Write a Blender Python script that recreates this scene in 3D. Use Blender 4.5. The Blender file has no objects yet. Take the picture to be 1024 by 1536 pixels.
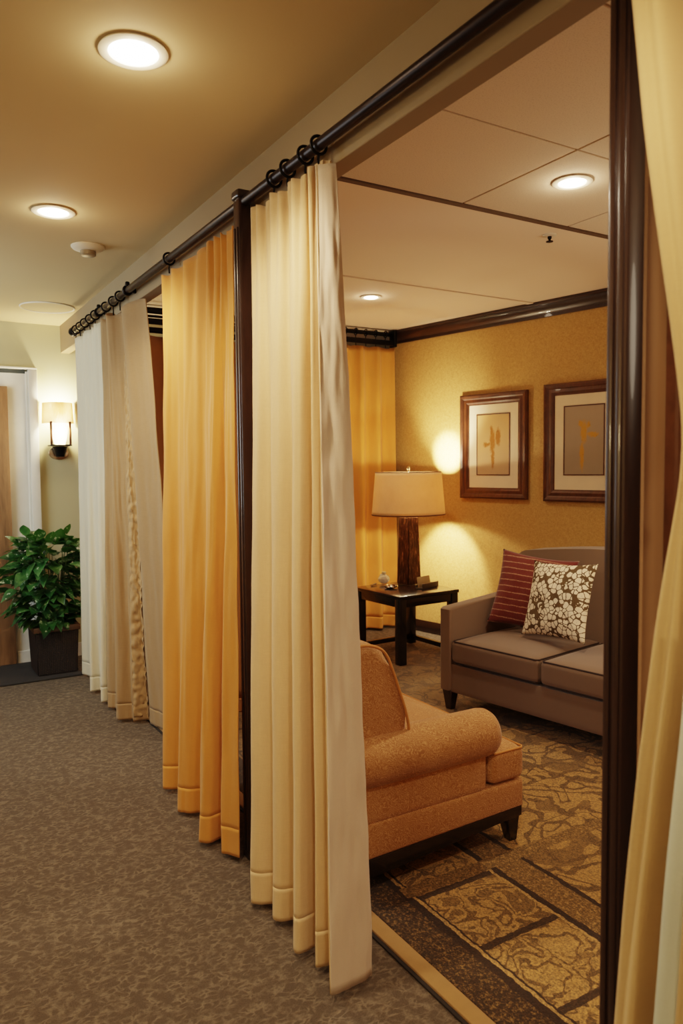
import bpy, bmesh, math, random
from mathutils import Vector, Matrix, noise
R = math.radians
PI = math.pi
sc = bpy.context.scene
C = sc.collection
random.seed(7)

# ------------------------------------------------------------------ materials
class N:
    """tiny node-tree writer"""
    def __init__(s, name):
        s.m = bpy.data.materials.new(name); s.m.use_nodes = True
        s.t = s.m.node_tree; s.t.nodes.clear()
        s.out = s.t.nodes.new('ShaderNodeOutputMaterial')
        s.co = s.t.nodes.new('ShaderNodeTexCoord')
    def n(s, typ, **kw):
        nd = s.t.nodes.new(typ)
        for k, v in kw.items(): setattr(nd, k, v)
        return nd
    def l(s, a, b): s.t.links.new(a, b)
    def put(s, sock, v):
        if isinstance(v, bpy.types.NodeSocket): s.l(v, sock)
        elif isinstance(v, (tuple, list)) and len(v) == 3 and sock.type == 'RGBA': sock.default_value = (*v, 1)
        else: sock.default_value = v
    def math(s, op, a, b=0.0, c=0.0, clamp=False):
        nd = s.n('ShaderNodeMath', operation=op, use_clamp=clamp)
        s.put(nd.inputs[0], a); s.put(nd.inputs[1], b); s.put(nd.inputs[2], c)
        return nd.outputs[0]
    def mix(s, f, a, b, bt='MIX'):
        nd = s.n('ShaderNodeMix', data_type='RGBA', blend_type=bt)
        s.put(nd.inputs[0], f); s.put(nd.inputs[6], a); s.put(nd.inputs[7], b)
        return nd.outputs[2]
    def ramp(s, f, stops):
        nd = s.n('ShaderNodeValToRGB'); e = nd.color_ramp.elements
        while len(e) < len(stops): e.new(0.5)
        for k, (p, c) in enumerate(stops):
            e[k].position = p; e[k].color = (*c, 1) if len(c) == 3 else c
        s.put(nd.inputs[0], f); return nd.outputs[0]
    def vec(s, scale=(1, 1, 1), rot=(0, 0, 0), src='Object', loc=(0, 0, 0)):
        nd = s.n('ShaderNodeMapping'); s.l(s.co.outputs[src], nd.inputs[0])
        nd.inputs['Scale'].default_value = scale; nd.inputs['Rotation'].default_value = rot
        nd.inputs['Location'].default_value = loc
        return nd.outputs[0]
    def noise(s, scale, v=None, detail=3, rough=.55, dist=0):
        nd = s.n('ShaderNodeTexNoise'); nd.inputs['Scale'].default_value = scale
        nd.inputs['Detail'].default_value = detail; nd.inputs['Roughness'].default_value = rough
        nd.inputs['Distortion'].default_value = dist
        s.l(v if v is not None else s.co.outputs['Object'], nd.inputs['Vector'])
        return nd.outputs[0], nd.outputs[1]
    def voro(s, scale, v=None, feature='F1', rnd=1.0):
        nd = s.n('ShaderNodeTexVoronoi', feature=feature); nd.inputs['Scale'].default_value = scale
        nd.inputs['Randomness'].default_value = rnd
        s.l(v if v is not None else s.co.outputs['Object'], nd.inputs['Vector'])
        return nd.outputs['Distance']
    def wave(s, scale, v=None, dist=0, detail=2, dscale=1, bands='X', typ='BANDS'):
        nd = s.n('ShaderNodeTexWave', wave_type=typ)
        if typ == 'BANDS': nd.bands_direction = bands
        nd.inputs['Scale'].default_value = scale; nd.inputs['Distortion'].default_value = dist
        nd.inputs['Detail'].default_value = detail; nd.inputs['Detail Scale'].default_value = dscale
        s.l(v if v is not None else s.co.outputs['Object'], nd.inputs['Vector'])
        return nd.outputs[1]
    def warp(s, v, amount, scale):
        _, c = s.noise(scale, v, 2)
        sub = s.n('ShaderNodeVectorMath', operation='SUBTRACT'); s.l(c, sub.inputs[0]); sub.inputs[1].default_value = (.5, .5, .5)
        mu = s.n('ShaderNodeVectorMath', operation='SCALE'); s.l(sub.outputs[0], mu.inputs[0]); mu.inputs['Scale'].default_value = amount
        ad = s.n('ShaderNodeVectorMath', operation='ADD'); s.l(v, ad.inputs[0]); s.l(mu.outputs[0], ad.inputs[1])
        return ad.outputs[0]
    def bsdf(s, col, rough=.6, metal=0.0, bump=None, bstr=.2, bdist=.01, sheen=0, transl=0, tcol=None, coat=0, trans=0, emit=None, estr=0, spec=.5):
        p = s.n('ShaderNodeBsdfPrincipled')
        s.put(p.inputs['Base Color'], col); s.put(p.inputs['Roughness'], rough); s.put(p.inputs['Metallic'], metal)
        p.inputs['Sheen Weight'].default_value = sheen; p.inputs['Coat Weight'].default_value = coat
        p.inputs['Transmission Weight'].default_value = trans; p.inputs['Specular IOR Level'].default_value = spec
        if emit is not None:
            s.put(p.inputs['Emission Color'], emit); p.inputs['Emission Strength'].default_value = estr
        if bump is not None:
            b = s.n('ShaderNodeBump'); b.inputs['Strength'].default_value = bstr; b.inputs['Distance'].default_value = bdist
            s.put(b.inputs['Height'], bump); s.l(b.outputs[0], p.inputs['Normal'])
        sh = p.outputs[0]
        if transl:
            tr = s.n('ShaderNodeBsdfTranslucent'); s.put(tr.inputs[0], tcol if tcol is not None else col)
            mx = s.n('ShaderNodeMixShader'); mx.inputs[0].default_value = transl
            s.l(sh, mx.inputs[1]); s.l(tr.outputs[0], mx.inputs[2]); sh = mx.outputs[0]
        s.l(sh, s.out.inputs[0]); return s.m

def lin(r, g, b):
    f = lambda c: (c/255/12.92) if c/255 <= .04045 else ((c/255+.055)/1.055)**2.4
    return (f(r), f(g), f(b))
def mul(c, k): return tuple(min(1, x*k) for x in c)

def m_plain(name, col, rough=.5, metal=0.0, **kw):
    t = N(name); f, _ = t.noise(9, detail=4)
    return t.bsdf(t.mix(f, mul(col, .9), mul(col, 1.08)), rough, metal, **kw)
def m_fabric(name, col, weave=700, transl=.2, var=.12, slub=.18, tcol=None, sheen=.15, rough=.9, bstr=.25):
    t = N(name)
    w1, _ = t.noise(weave, t.vec((1, 1, .06)), 2); w2, _ = t.noise(weave*.8, t.vec((.08, .08, 1)), 2)
    big, _ = t.noise(5, detail=3)
    th = t.math('ADD', w1, w2)
    c = t.mix(big, mul(col, 1-var), mul(col, 1+var*.6))
    c = t.mix(t.math('MULTIPLY', t.math('SUBTRACT', th, .75, clamp=True), slub*4, clamp=True), c, mul(col, .72))
    return t.bsdf(c, rough, bump=th, bstr=bstr, bdist=.002, sheen=sheen, transl=transl, tcol=tcol)
def m_wood(name, col, rough=.35, axis=(1, 1, .12), scale=14, coat=.25):
    t = N(name); v = t.warp(t.vec(axis), .25, 2.5)
    g, _ = t.noise(scale, v, 6, .65); g2, _ = t.noise(scale*7, v, 3)
    c = t.ramp(t.math('ADD', t.math('MULTIPLY', g, .75), t.math('MULTIPLY', g2, .25)), [(.3, mul(col, .5)), (.5, col), (.72, mul(col, 1.5))])
    return t.bsdf(c, rough, bump=g2, bstr=.06, bdist=.002, coat=coat)

M = {}
M['dark_wood'] = m_wood('dark_wood', lin(50, 33, 25), .3, coat=.4)
M['dark_wood_x'] = m_wood('dark_wood_level', lin(46, 28, 19), .35, axis=(1, .12, 1))
M['espresso'] = m_wood('espresso_wood', lin(30, 19, 15), .25, axis=(.3, 1, 1), coat=.3)
M['frame_wood'] = m_wood('frame_wood', lin(84, 50, 30), .35, axis=(1, .4, .4), scale=25)
M['door_wood'] = m_wood('door_wood', lin(150, 116, 84), .5, scale=9, coat=0)
M['rod'] = m_plain('rod_bronze', lin(44, 30, 25), .35, .6)
M['black_metal'] = m_plain('black_metal', lin(26, 23, 21), .4, .7)
M['white_paint'] = m_plain('white_paint', lin(226, 224, 214), .45)
M['white_plastic'] = m_plain('white_plastic', lin(225, 215, 195), .45)
M['nickel'] = m_plain('nickel', lin(200, 190, 170), .25, 1.0)

t = N('corridor_ceiling'); b, _ = t.noise(160, detail=3); g, _ = t.noise(1.2, detail=2)
M['ceil_hall'] = t.bsdf(t.mix(g, lin(196, 174, 132), lin(210, 188, 146)), .85, bump=b, bstr=.08, bdist=.003)
t = N('beam_paint'); b, _ = t.noise(120, detail=3)
M['beam'] = t.bsdf(lin(146, 126, 96), .8, bump=b, bstr=.06, bdist=.002)
t = N('plaster_smooth'); b, _ = t.noise(90, detail=3)
M['ceil_room'] = t.bsdf(lin(234, 214, 190), .85, bump=b, bstr=.05, bdist=.002)
t = N('ceiling_tile'); b, _ = t.noise(190, detail=4, rough=.7); v = t.voro(150)
sp = t.math('LESS_THAN', b, .43)
M['ceil_tile'] = t.bsdf(t.mix(t.math('MULTIPLY', sp, .3), lin(218, 200, 176), lin(162, 142, 118)), .9, bump=b, bstr=.3, bdist=.004)
t = N('gold_wallpaper'); a, _ = t.noise(260, t.vec((1, 1, .25)), 3); c2, _ = t.noise(300, t.vec((.2, .2, 1)), 3); g, _ = t.noise(45, detail=5, rough=.7)
h = t.math('ADD', a, c2)
col = t.ramp(t.math('ADD', t.math('MULTIPLY', h, .35), t.math('MULTIPLY', g, .3)), [(.34, lin(156, 118, 64)), (.5, lin(186, 148, 88)), (.68, lin(206, 168, 108))])
M['wall_gold'] = t.bsdf(col, .62, bump=h, bstr=.25, bdist=.003, spec=.4)
t = N('sage_wall'); b, _ = t.noise(120, detail=3)
M['wall_sage'] = t.bsdf(lin(192, 186, 150), .8, bump=b, bstr=.06, bdist=.002)
t = N('tan_wall'); b, _ = t.noise(120, detail=3)
M['wall_tan'] = t.bsdf(lin(176, 134, 92), .75, bump=b, bstr=.06, bdist=.002)

# corridor carpet: short lighter squiggles on brown
t = N('corridor_carpet'); v = t.warp(t.warp(t.vec((1, 1.5, 1), (0, 0, .5)), .07, 12), .025, 45)
e = t.voro(34, v, 'DISTANCE_TO_EDGE')
gap, _ = t.noise(30, detail=2); line = t.math('SUBTRACT', 1, t.math('MULTIPLY', e, 4.5), clamp=True)
line = t.math('MULTIPLY', line, t.math('MULTIPLY', t.math('SUBTRACT', gap, .36, clamp=True), 4, clamp=True))
f, _ = t.noise(300, detail=4, rough=.8); big, _ = t.noise(1.3, detail=2)
base = t.mix(t.math('MULTIPLY', t.math('SUBTRACT', f, .3), 2.2, clamp=True), lin(36, 28, 20), lin(112, 94, 74))
col = t.mix(t.math('MULTIPLY', line, .6), base, t.mix(f, lin(110, 94, 74), lin(168, 150, 126)))
col = t.mix(t.math('MULTIPLY', big, .3), col, lin(78, 62, 46))
M['carpet'] = t.bsdf(col, .95, bump=t.math('ADD', f, t.math('MULTIPLY', line, .5)), bstr=.6, bdist=.006, sheen=.05)
t = N('dark_mat'); f, _ = t.noise(300, detail=3)
M['mat'] = t.bsdf(t.mix(f, lin(34, 32, 32), lin(62, 58, 56)), .9, bump=f, bstr=.4, bdist=.004)

# patterned rug (object coordinates = world metres)
t = N('patterned_rug')
sep = t.n('ShaderNodeSeparateXYZ'); wv = t.warp(t.vec(), .018, 30); t.l(wv, sep.inputs[0])
X, Y = sep.outputs[0], sep.outputs[1]
def band(val, a, b):
    return t.math('MULTIPLY', t.math('GREATER_THAN', val, a), t.math('LESS_THAN', val, b))
yarn, _ = t.noise(330, t.vec((1, .7, 1)), 3, .7); med, _ = t.noise(60, detail=4, rough=.7)
tan = t.mix(med, lin(132, 104, 62), lin(188, 154, 100)); dark = t.mix(yarn, lin(34, 23, 13), lin(78, 57, 33)); mid = t.mix(yarn, lin(82, 62, 36), lin(140, 112, 68))
# motif scrolls
def contour(n_, lv, w): return t.math('LESS_THAN', t.math('ABSOLUTE', t.math('SUBTRACT', n_, lv)), w)
v2 = t.warp(t.warp(t.vec((1, 1, 1)), .16, 3.5), .03, 20)
na, _ = t.noise(3.4, v2, 1.5, .5); nb, _ = t.noise(4.6, t.vec((1, 1, 1), loc=(7, 3, 0)), 2, .5, .6)
field = t.math('MAXIMUM', t.math('MAXIMUM', contour(na, .47, .018), contour(na, .58, .016)), t.math('MAXIMUM', contour(nb, .44, .014), t.math('MULTIPLY', t.math('GREATER_THAN', nb, .60), .75)))
fuzz = t.math('ADD', t.math('MULTIPLY', yarn, 1.5), -.05, clamp=True)
col_field = t.mix(t.math('MULTIPLY', field, fuzz, clamp=True), tan, dark)
v3 = t.warp(t.warp(t.vec((1, 1, 1)), .10, 7), .02, 40)
nc, _ = t.noise(6.5, v3, 2, .5, .5); nd, _ = t.noise(15, v3, 2)
scr = t.math('MAXIMUM', t.math('MAXIMUM', contour(nc, .45, .02), contour(nc, .56, .018)), t.math('MAXIMUM', t.math('MULTIPLY', t.math('GREATER_THAN', nc, .62), .8), t.math('MULTIPLY', t.math('GREATER_THAN', nd, .64), .7)))
col_comp = t.mix(t.math('MULTIPLY', scr, fuzz, clamp=True), tan, dark)
sp_, _ = t.noise(85, t.vec((1, .8, 1)), 3, .75); dot = t.math('MULTIPLY', t.math('SUBTRACT', sp_, .5, clamp=True), 6, clamp=True)
col_band = t.mix(t.math('MULTIPLY', dot, .45), dark, lin(158, 130, 84))
col_band2 = t.mix(t.math('MULTIPLY', dot, .55), mid, lin(176, 146, 98))
yy = t.math('FRACT', t.math('DIVIDE', t.math('SUBTRACT', Y, 1.61), .30))
comp_line = t.math('MAXIMUM', t.math('LESS_THAN', yy, .055), t.math('GREATER_THAN', yy, .97))
col = t.mix(band(X, 1.40, 1.76), col_field, t.mix(comp_line, col_comp, dark))
col = t.mix(band(X, 1.77, 1.90), col, col_band2)
col = t.mix(band(X, 1.0, 1.39), col, col_band)
for a, b_ in ((1.385, 1.412), (1.745, 1.77), (1.885, 1.905), (1.425, 1.432)):
    col = t.mix(band(X, a, b_), col, lin(48, 32, 18))
for a, b_ in ((1.413, 1.424), (1.735, 1.745)):
    col = t.mix(band(X, a, b_), col, lin(170, 140, 92))
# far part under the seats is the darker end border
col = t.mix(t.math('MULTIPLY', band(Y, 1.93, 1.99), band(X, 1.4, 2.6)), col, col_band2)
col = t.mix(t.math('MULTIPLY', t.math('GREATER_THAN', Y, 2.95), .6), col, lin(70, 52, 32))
grain, _ = t.noise(170, t.vec((1, .8, 1)), 3, .8); gr = t.math('MULTIPLY', t.math('SUBTRACT', grain, .36), 3.2, clamp=True)
col = t.mix(.62, col, t.mix(gr, lin(20, 14, 8), lin(255, 236, 200)), 'OVERLAY')
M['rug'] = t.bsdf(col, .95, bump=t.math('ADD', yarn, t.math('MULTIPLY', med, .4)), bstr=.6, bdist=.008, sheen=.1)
M['rug_edge'] = m_fabric('rug_binding', lin(156, 120, 72), 500, 0)
M['rug_dark'] = m_plain('rug_backing', lin(40, 32, 26), .9)

M['cream'] = m_fabric('cream_linen', lin(226, 194, 148), 520, .13, .06, .12, tcol=lin(230, 190, 130))
M['cream_flap'] = m_fabric('cream_lining', lin(228, 208, 184), 700, .15, .05, .05)
M['yellow'] = m_fabric('gold_cotton', lin(222, 158, 78), 800, .16, .10, .10, tcol=lin(226, 150, 60))
M['yellow_room'] = m_fabric('gold_cotton_room', lin(228, 168, 84), 800, .15, .07, .08)
M['white_cloth'] = m_fabric('pale_cloth', lin(226, 216, 190), 700, .2, .06, .08)
t_b = lin(172, 140, 100)
M['beige'] = m_fabric('beige_linen', t_b, 420, .12, .08, .16)
M['lace'] = m_fabric('beige_ruched', lin(184, 152, 110), 300, .1, .1, .2)
M['brown_cloth'] = m_fabric('brown_cloth', lin(176, 124, 74), 500, .1, .08, .15)
M['tied'] = m_fabric('straw_cloth', lin(196, 164, 112), 600, .06, .05, .06)
M['pale_lining'] = m_fabric('pale_lining', lin(206, 208, 188), 700, .15, .04, .04)

t = N('armchair_fabric'); v = t.warp(t.vec((1, 1, 1)), .03, 26)
w2 = t.wave(44, t.warp(t.vec((1, 1, 1), (.6, .9, .3)), .12, 16), 9, 3, 2.5)
ln = t.math('MULTIPLY', t.math('GREATER_THAN', w2, .72), .7); f, _ = t.noise(500, detail=2)
col = t.mix(t.math('MULTIPLY', ln, t.math('ADD', f, .3)), t.mix(f, lin(152, 100, 52), lin(176, 126, 74)), lin(218, 172, 116))
M['armchair'] = t.bsdf(col, .85, bump=t.math('ADD', w2, f), bstr=.12, bdist=.001, sheen=.2)
M['chair_pipe'] = m_plain('armchair_piping', lin(196, 138, 76), .8)
M['sofa'] = m_fabric('sofa_fabric', lin(118, 95, 75), 900, 0, .06, .10, sheen=.25)
M['sofa_pipe'] = m_plain('sofa_piping', lin(52, 38, 30), .8)
# red cushion: thin pale stripes across (uses local x,y of the pillow)
t = N('red_stripe'); sep = t.n('ShaderNodeSeparateXYZ'); t.l(t.warp(t.vec(), .008, 25), sep.inputs[0])
fr = t.math('FRACT', t.math('MULTIPLY', sep.outputs[1], 27)); st = t.math('LESS_THAN', fr, .16)
f, _ = t.noise(220, detail=3, rough=.7); st = t.math('MULTIPLY', st, t.math('GREATER_THAN', f, .44))
wz, _ = t.noise(400, t.vec((1, .15, 1)), 2)
col = t.mix(t.math('MULTIPLY', st, .55), t.mix(wz, lin(74, 26, 19), lin(126, 52, 40)), lin(206, 164, 130))
M['red'] = t.bsdf(col, .9, bump=f, bstr=.4, bdist=.004, sheen=.2)
t = N('floral_spots'); v = t.warp(t.vec((1, 1, 0)), .012, 40)
d = t.voro(33, v, 'F1', .75); f, _ = t.noise(130, detail=3, rough=.7); de = t.voro(33, v, 'DISTANCE_TO_EDGE', .75); inner = t.math('MULTIPLY', t.math('GREATER_THAN', t.math('ADD', de, t.math('MULTIPLY', f, .10)), .105), t.math('LESS_THAN', t.math('ADD', d, t.math('MULTIPLY', f, .2)), .72))
heart = t.math('LESS_THAN', t.math('ADD', d, t.math('MULTIPLY', f, .25)), .2)
col = t.mix(inner, t.mix(f, lin(74, 56, 32), lin(112, 90, 56)), lin(236, 222, 196))
col = t.mix(t.math('MULTIPLY', heart, .45), col, lin(150, 126, 90))
M['floral'] = t.bsdf(col, .9, bump=f, bstr=.25, bdist=.003)

t = N('hammered_bronze'); v = t.vec((1, 1, .22)); g, _ = t.noise(60, v, 5, .7)
M['bronze'] = t.bsdf(t.ramp(g, [(.3, lin(36, 24, 16)), (.55, lin(92, 60, 38)), (.75, lin(190, 140, 98))]), .32, .75, bump=g, bstr=.7, bdist=.006)
t = N('linen_shade'); a, _ = t.noise(420, t.vec((1, 1, .12)), 3); b2, _ = t.noise(420, t.vec((.15, .15, 1)), 3); h = t.math('ADD', a, b2); g, _ = t.noise(14, detail=4)
M['shade'] = t.bsdf(t.mix(g, lin(206, 180, 146), lin(228, 204, 170)), .9, bump=h, bstr=.3, bdist=.002, transl=.24, tcol=t.mix(t.math('MULTIPLY', h, .5), lin(244, 214, 168), lin(206, 160, 108)))
M['shade_trim'] = m_plain('shade_trim', lin(110, 74, 44), .7)
t = N('pleated_shade'); 
M['pleated'] = t.bsdf(lin(238, 214, 176), .8, transl=.45, tcol=lin(250, 222, 180))
def m_emit(name, col, s):
    t = N(name); f, _ = t.noise(3); return t.bsdf(col, .3, emit=col, estr=s)
M['lens'] = m_emit('downlight_lens', (1, .82, .58), 26)
M['lens_cool'] = m_emit('downlight_lens_big', (1, .88, .72), 40)
M['bulb'] = m_emit('bulb_glow', (1, .76, .46), 30)
M['frost'] = m_emit('frosted_glass_lit', (1, .84, .55), 9)
t = N('clear_crystal'); f, _ = t.noise(40)
M['crystal'] = t.bsdf((.98, .96, .92), .08, trans=.4, bump=f, bstr=.2)
M['silver'] = m_plain('silver', lin(220, 210, 195), .18, 1.0)
M['mat_board'] = m_plain('mat_board', lin(226, 208, 180), .85)
def m_art(name, bg1, bg2, ink, blobs, seed):
    """loose washed-paint strokes on a tinted ground, in Generated coordinates (x across, z up)"""
    t = N(name); g0 = t.vec(src='Generated'); v = t.warp(t.warp(g0, .10, 9), .05, 30)
    sep = t.n('ShaderNodeSeparateXYZ'); t.l(v, sep.inputs[0]); x, z = sep.outputs[0], sep.outputs[2]
    f, _ = t.noise(4 + seed, g0, 4); f2, _ = t.noise(30, g0, 4, .7)
    s0 = t.n('ShaderNodeSeparateXYZ'); t.l(g0, s0.inputs[0])
    col = t.mix(t.math('ADD', t.math('MULTIPLY', s0.outputs[2], .6), t.math('MULTIPLY', f, .4)), bg2, bg1)
    m = None
    for (cx, cz, rx, rz) in blobs:
        d = t.math('ADD', t.math('POWER', t.math('ABSOLUTE', t.math('DIVIDE', t.math('SUBTRACT', x, cx), rx)), 2), t.math('POWER', t.math('ABSOLUTE', t.math('DIVIDE', t.math('SUBTRACT', z, cz), rz)), 2))
        k = t.math('SUBTRACT', 1.2, d, clamp=True); m = k if m is None else t.math('MAXIMUM', m, k)
    m = t.math('MULTIPLY', m, t.math('MULTIPLY', f2, 2.2), clamp=True)
    col = t.mix(m, col, ink)
    col = t.mix(t.math('MULTIPLY', m, t.math('GREATER_THAN', f2, .62)), col, mul(ink, .45))
    return t.bsdf(col, .8)
M['art_a'] = m_art('art_gold_wash', lin(206, 166, 108), lin(178, 152, 124), lin(158, 104, 36), [(.48, .55, .10, .22), (.66, .62, .08, .16), (.5, .28, .06, .2), (.45, .72, .05, .1), (.3, .5, .12, .04)], 1)
M['art_b'] = m_art('art_grey_wash', lin(172, 152, 132), lin(150, 138, 118), lin(196, 146, 56), [(.5, .62, .10, .18), (.42, .74, .07, .06), (.62, .72, .05, .06), (.74, .58, .16, .04), (.46, .28, .06, .24)], 2)
t = N('dark_wicker'); w = t.wave(26, t.vec((1, 1, .0)), 0); w2 = t.wave(30, t.vec((0, 0, 1)), 0, bands='Z'); f, _ = t.noise(40)
hh = t.math('MULTIPLY', w, w2)
M['wicker'] = t.bsdf(t.mix(t.math('MULTIPLY', hh, .6), lin(24, 16, 13), lin(62, 40, 30)), .6, bump=hh, bstr=.6, bdist=.008)
M['pot_rim'] = m_wood('pot_rim', lin(92, 66, 46), .5, axis=(.2, 1, 1))
M['soil'] = m_plain('soil', lin(38, 28, 20), .95)
t = N('leaf'); g, _ = t.noise(9, detail=4); f, _ = t.noise(26, detail=5, rough=.75)
col = t.ramp(g, [(.3, lin(22, 50, 28)), (.5, lin(46, 88, 44)), (.7, lin(92, 134, 72))])
col = t.mix(t.math('MULTIPLY', t.math('GREATER_THAN', f, .60), .7), col, lin(196, 212, 176))
M['leaf'] = t.bsdf(col, .35, transl=.2, tcol=lin(70, 130, 40))
M['stem'] = m_plain('stem', lin(66, 84, 40), .7)
M['card'] = m_plain('tan_card', lin(170, 146, 104), .6)
M['dark_card'] = m_plain('dark_tray', lin(74, 62, 44), .4)

# ------------------------------------------------------------------ object helpers
def tag(o, label=None, cat=None, group=None, kind=None):
    if label: o['label'] = label
    if cat: o['category'] = cat
    if group: o['group'] = group
    if kind: o['kind'] = kind
    return o
WM = {}   # world matrix of everything that has children
def obj(name, bm, mat, parent=None, smooth=True, mods=(), world=False, angle=40):
    bmesh.ops.recalc_face_normals(bm, faces=bm.faces)
    me = bpy.data.meshes.new(name); bm.to_mesh(me); bm.free()
    if smooth:
        for p in me.polygons: p.use_smooth = True
        try: me.set_sharp_from_angle(angle=R(angle))
        except Exception: pass
    me.materials.append(mat)
    o = bpy.data.objects.new(name, me); C.objects.link(o)
    WM[o] = Matrix.Identity(4)
    if parent is not None:
        o.parent = parent
        if world: o.matrix_parent_inverse = WM[parent].inverted()
        else: WM[o] = WM[parent].copy()
    return o
def thing(name, label, cat, loc=(0, 0, 0), rz=0, group=None):
    o = bpy.data.objects.new(name, None); C.objects.link(o); o.empty_display_size = .1
    o.location = loc; o.rotation_euler = (0, 0, rz)
    WM[o] = Matrix.Translation(loc) @ Matrix.Rotation(rz, 4, 'Z'); return tag(o, label, cat, group)
def struct(name, bm, mat, smooth=False, label=None):
    return tag(obj(name, bm, mat, None, smooth), label, kind='structure')
def new(): return bmesh.new()
def add_box(bm, lo, hi, bev=0, seg=2):
    b = bmesh.new(); r = bmesh.ops.create_cube(b, size=1)
    for v in b.verts: v.co = Vector([lo[i] + (v.co[i]+.5)*(hi[i]-lo[i]) for i in range(3)])
    if bev: bmesh.ops.bevel(b, geom=b.edges[:], offset=bev, segments=seg, profile=.5, affect='EDGES', clamp_overlap=True)
    merge(bm, b); return bm
def box(lo, hi, bev=0, seg=2): return add_box(new(), lo, hi, bev, seg)
def merge(bm, b):
    vm = {v: bm.verts.new(v.co) for v in b.verts}
    for f in b.faces:
        try: bm.faces.new([vm[v] for v in f.verts])
        except ValueError: pass
    b.free(); return bm
def xf(bm, mat):
    bmesh.ops.transform(bm, matrix=mat, verts=bm.verts); return bm
def rbox(size, r, n=10, crown=(0, 0), c=(0, 0, 0)):
    """rounded, optionally crowned block centred at c"""
    b = bmesh.new(); bmesh.ops.create_cube(b, size=2)
    bmesh.ops.subdivide_edges(b, edges=b.edges[:], cuts=n, use_grid_fill=True)
    h = [s/2 for s in size]; r = min(r, *h)
    for v in b.verts:
        u = v.co.copy()
        # denser samples near the rims
        p = Vector([math.copysign(abs(u[i])**.75, u[i])*h[i] for i in range(3)])
        q = Vector([max(-h[i]+r, min(h[i]-r, p[i])) for i in range(3)])
        d = p-q
        if d.length > 1e-9: p = q + d.normalized()*r
        if u.z > 0: p.z += crown[0]*(1-u.x**2)*(1-u.y**2)
        if u.z < 0: p.z -= crown[1]*(1-u.x**2)*(1-u.y**2)
        v.co = p + Vector(c)
    return b
def prism(pts, a0, a1, plane='XZ', bev=0, seg=3):
    """extrude a 2-D outline; XZ -> along Y, YZ -> along X, XY -> along Z"""
    b = bmesh.new()
    def P(p, a): return {'XZ': (p[0], a, p[1]), 'YZ': (a, p[0], p[1]), 'XY': (p[0], p[1], a)}[plane]
    v0 = [b.verts.new(P(p, a0)) for p in pts]; v1 = [b.verts.new(P(p, a1)) for p in pts]
    n = len(pts); e = []
    f0 = b.faces.new(v0); f1 = b.faces.new(v1[::-1])
    for i in range(n): b.faces.new((v0[i], v1[i], v1[(i+1) % n], v0[(i+1) % n]))
    if bev: bmesh.ops.bevel(b, geom=list(f0.edges)+list(f1.edges), offset=bev, segments=seg, profile=.5, affect='EDGES', clamp_overlap=True)
    return b
def lathe(prof, n=40, c=(0, 0, 0), sx=1, sy=1, axis='Z', close=False):
    b = bmesh.new(); rings = []
    for r, z in prof:
        ring = []
        for k in range(n):
            a = 2*PI*k/n; p = Vector((r*math.cos(a)*sx, r*math.sin(a)*sy, z))
            if axis == 'X': p = Vector((z, p.x, p.y))
            if axis == 'Y': p = Vector((p.x, z, p.y))
            ring.append(b.verts.new(p+Vector(c)))
        rings.append(ring)
    for i in range(len(rings)-1):
        for k in range(n): b.faces.new((rings[i][k], rings[i][(k+1) % n], rings[i+1][(k+1) % n], rings[i+1][k]))
    if prof[0][0] > 1e-5 and close: b.faces.new(rings[0][::-1])
    if prof[-1][0] > 1e-5 and close: b.faces.new(rings[-1])
    bmesh.ops.remove_doubles(b, verts=b.verts, dist=1e-6)
    return b
def tube(pts, r, n=10, cap=True):
    b = bmesh.new(); pts = [Vector(p) for p in pts]; rings = []; up = None
    for i, p in enumerate(pts):
        d = (pts[min(i+1, len(pts)-1)]-pts[max(i-1, 0)]).normalized()
        if up is None: up = Vector((0, 0, 1)) if abs(d.z) < .9 else Vector((1, 0, 0))
        x = d.cross(up).normalized(); y = x.cross(d).normalized(); up = y
        rr = r[i] if isinstance(r, (list, tuple)) else r
        rings.append([b.verts.new(p+x*rr*math.cos(2*PI*k/n)+y*rr*math.sin(2*PI*k/n)) for k in range(n)])
    for i in range(len(rings)-1):
        for k in range(n): b.faces.new((rings[i][k], rings[i][(k+1) % n], rings[i+1][(k+1) % n], rings[i+1][k]))
    if cap: b.faces.new(rings[0][::-1]); b.faces.new(rings[-1])
    return b
def torus(R0, r, c=(0, 0, 0), axis='Y', n=28, m=8):
    b = bmesh.new(); V = []
    for i in range(n):
        a = 2*PI*i/n; row = []
        for k in range(m):
            t_ = 2*PI*k/m; rr = R0+r*math.cos(t_); p = (rr*math.cos(a), rr*math.sin(a), r*math.sin(t_))
            if axis == 'Y': p = (p[0], p[2], p[1])
            if axis == 'X': p = (p[2], p[0], p[1])
            row.append(b.verts.new(Vector(p)+Vector(c)))
        V.append(row)
    for i in range(n):
        for k in range(m): b.faces.new((V[i][k], V[(i+1) % n][k], V[(i+1) % n][(k+1) % m], V[i][(k+1) % m]))
    return b
def crm(pts, n):
    """Catmull-Rom resample to n points"""
    P = [Vector(p) for p in pts]; P = [P[0]*2-P[1]] + P + [P[-1]*2-P[-2]]; out = []; segs = len(P)-3
    for i in range(n):
        f = i/(n-1)*segs; k = min(int(f), segs-1); u = f-k; a, b, c, d = P[k:k+4]
        out.append(.5*((2*b)+(c-a)*u+(2*a-5*b+4*c-d)*u*u+(3*b-a-3*c+d)*u**3))
    return out
def smooth(x): x = max(0, min(1, x)); return x*x*(3-2*x)

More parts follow.
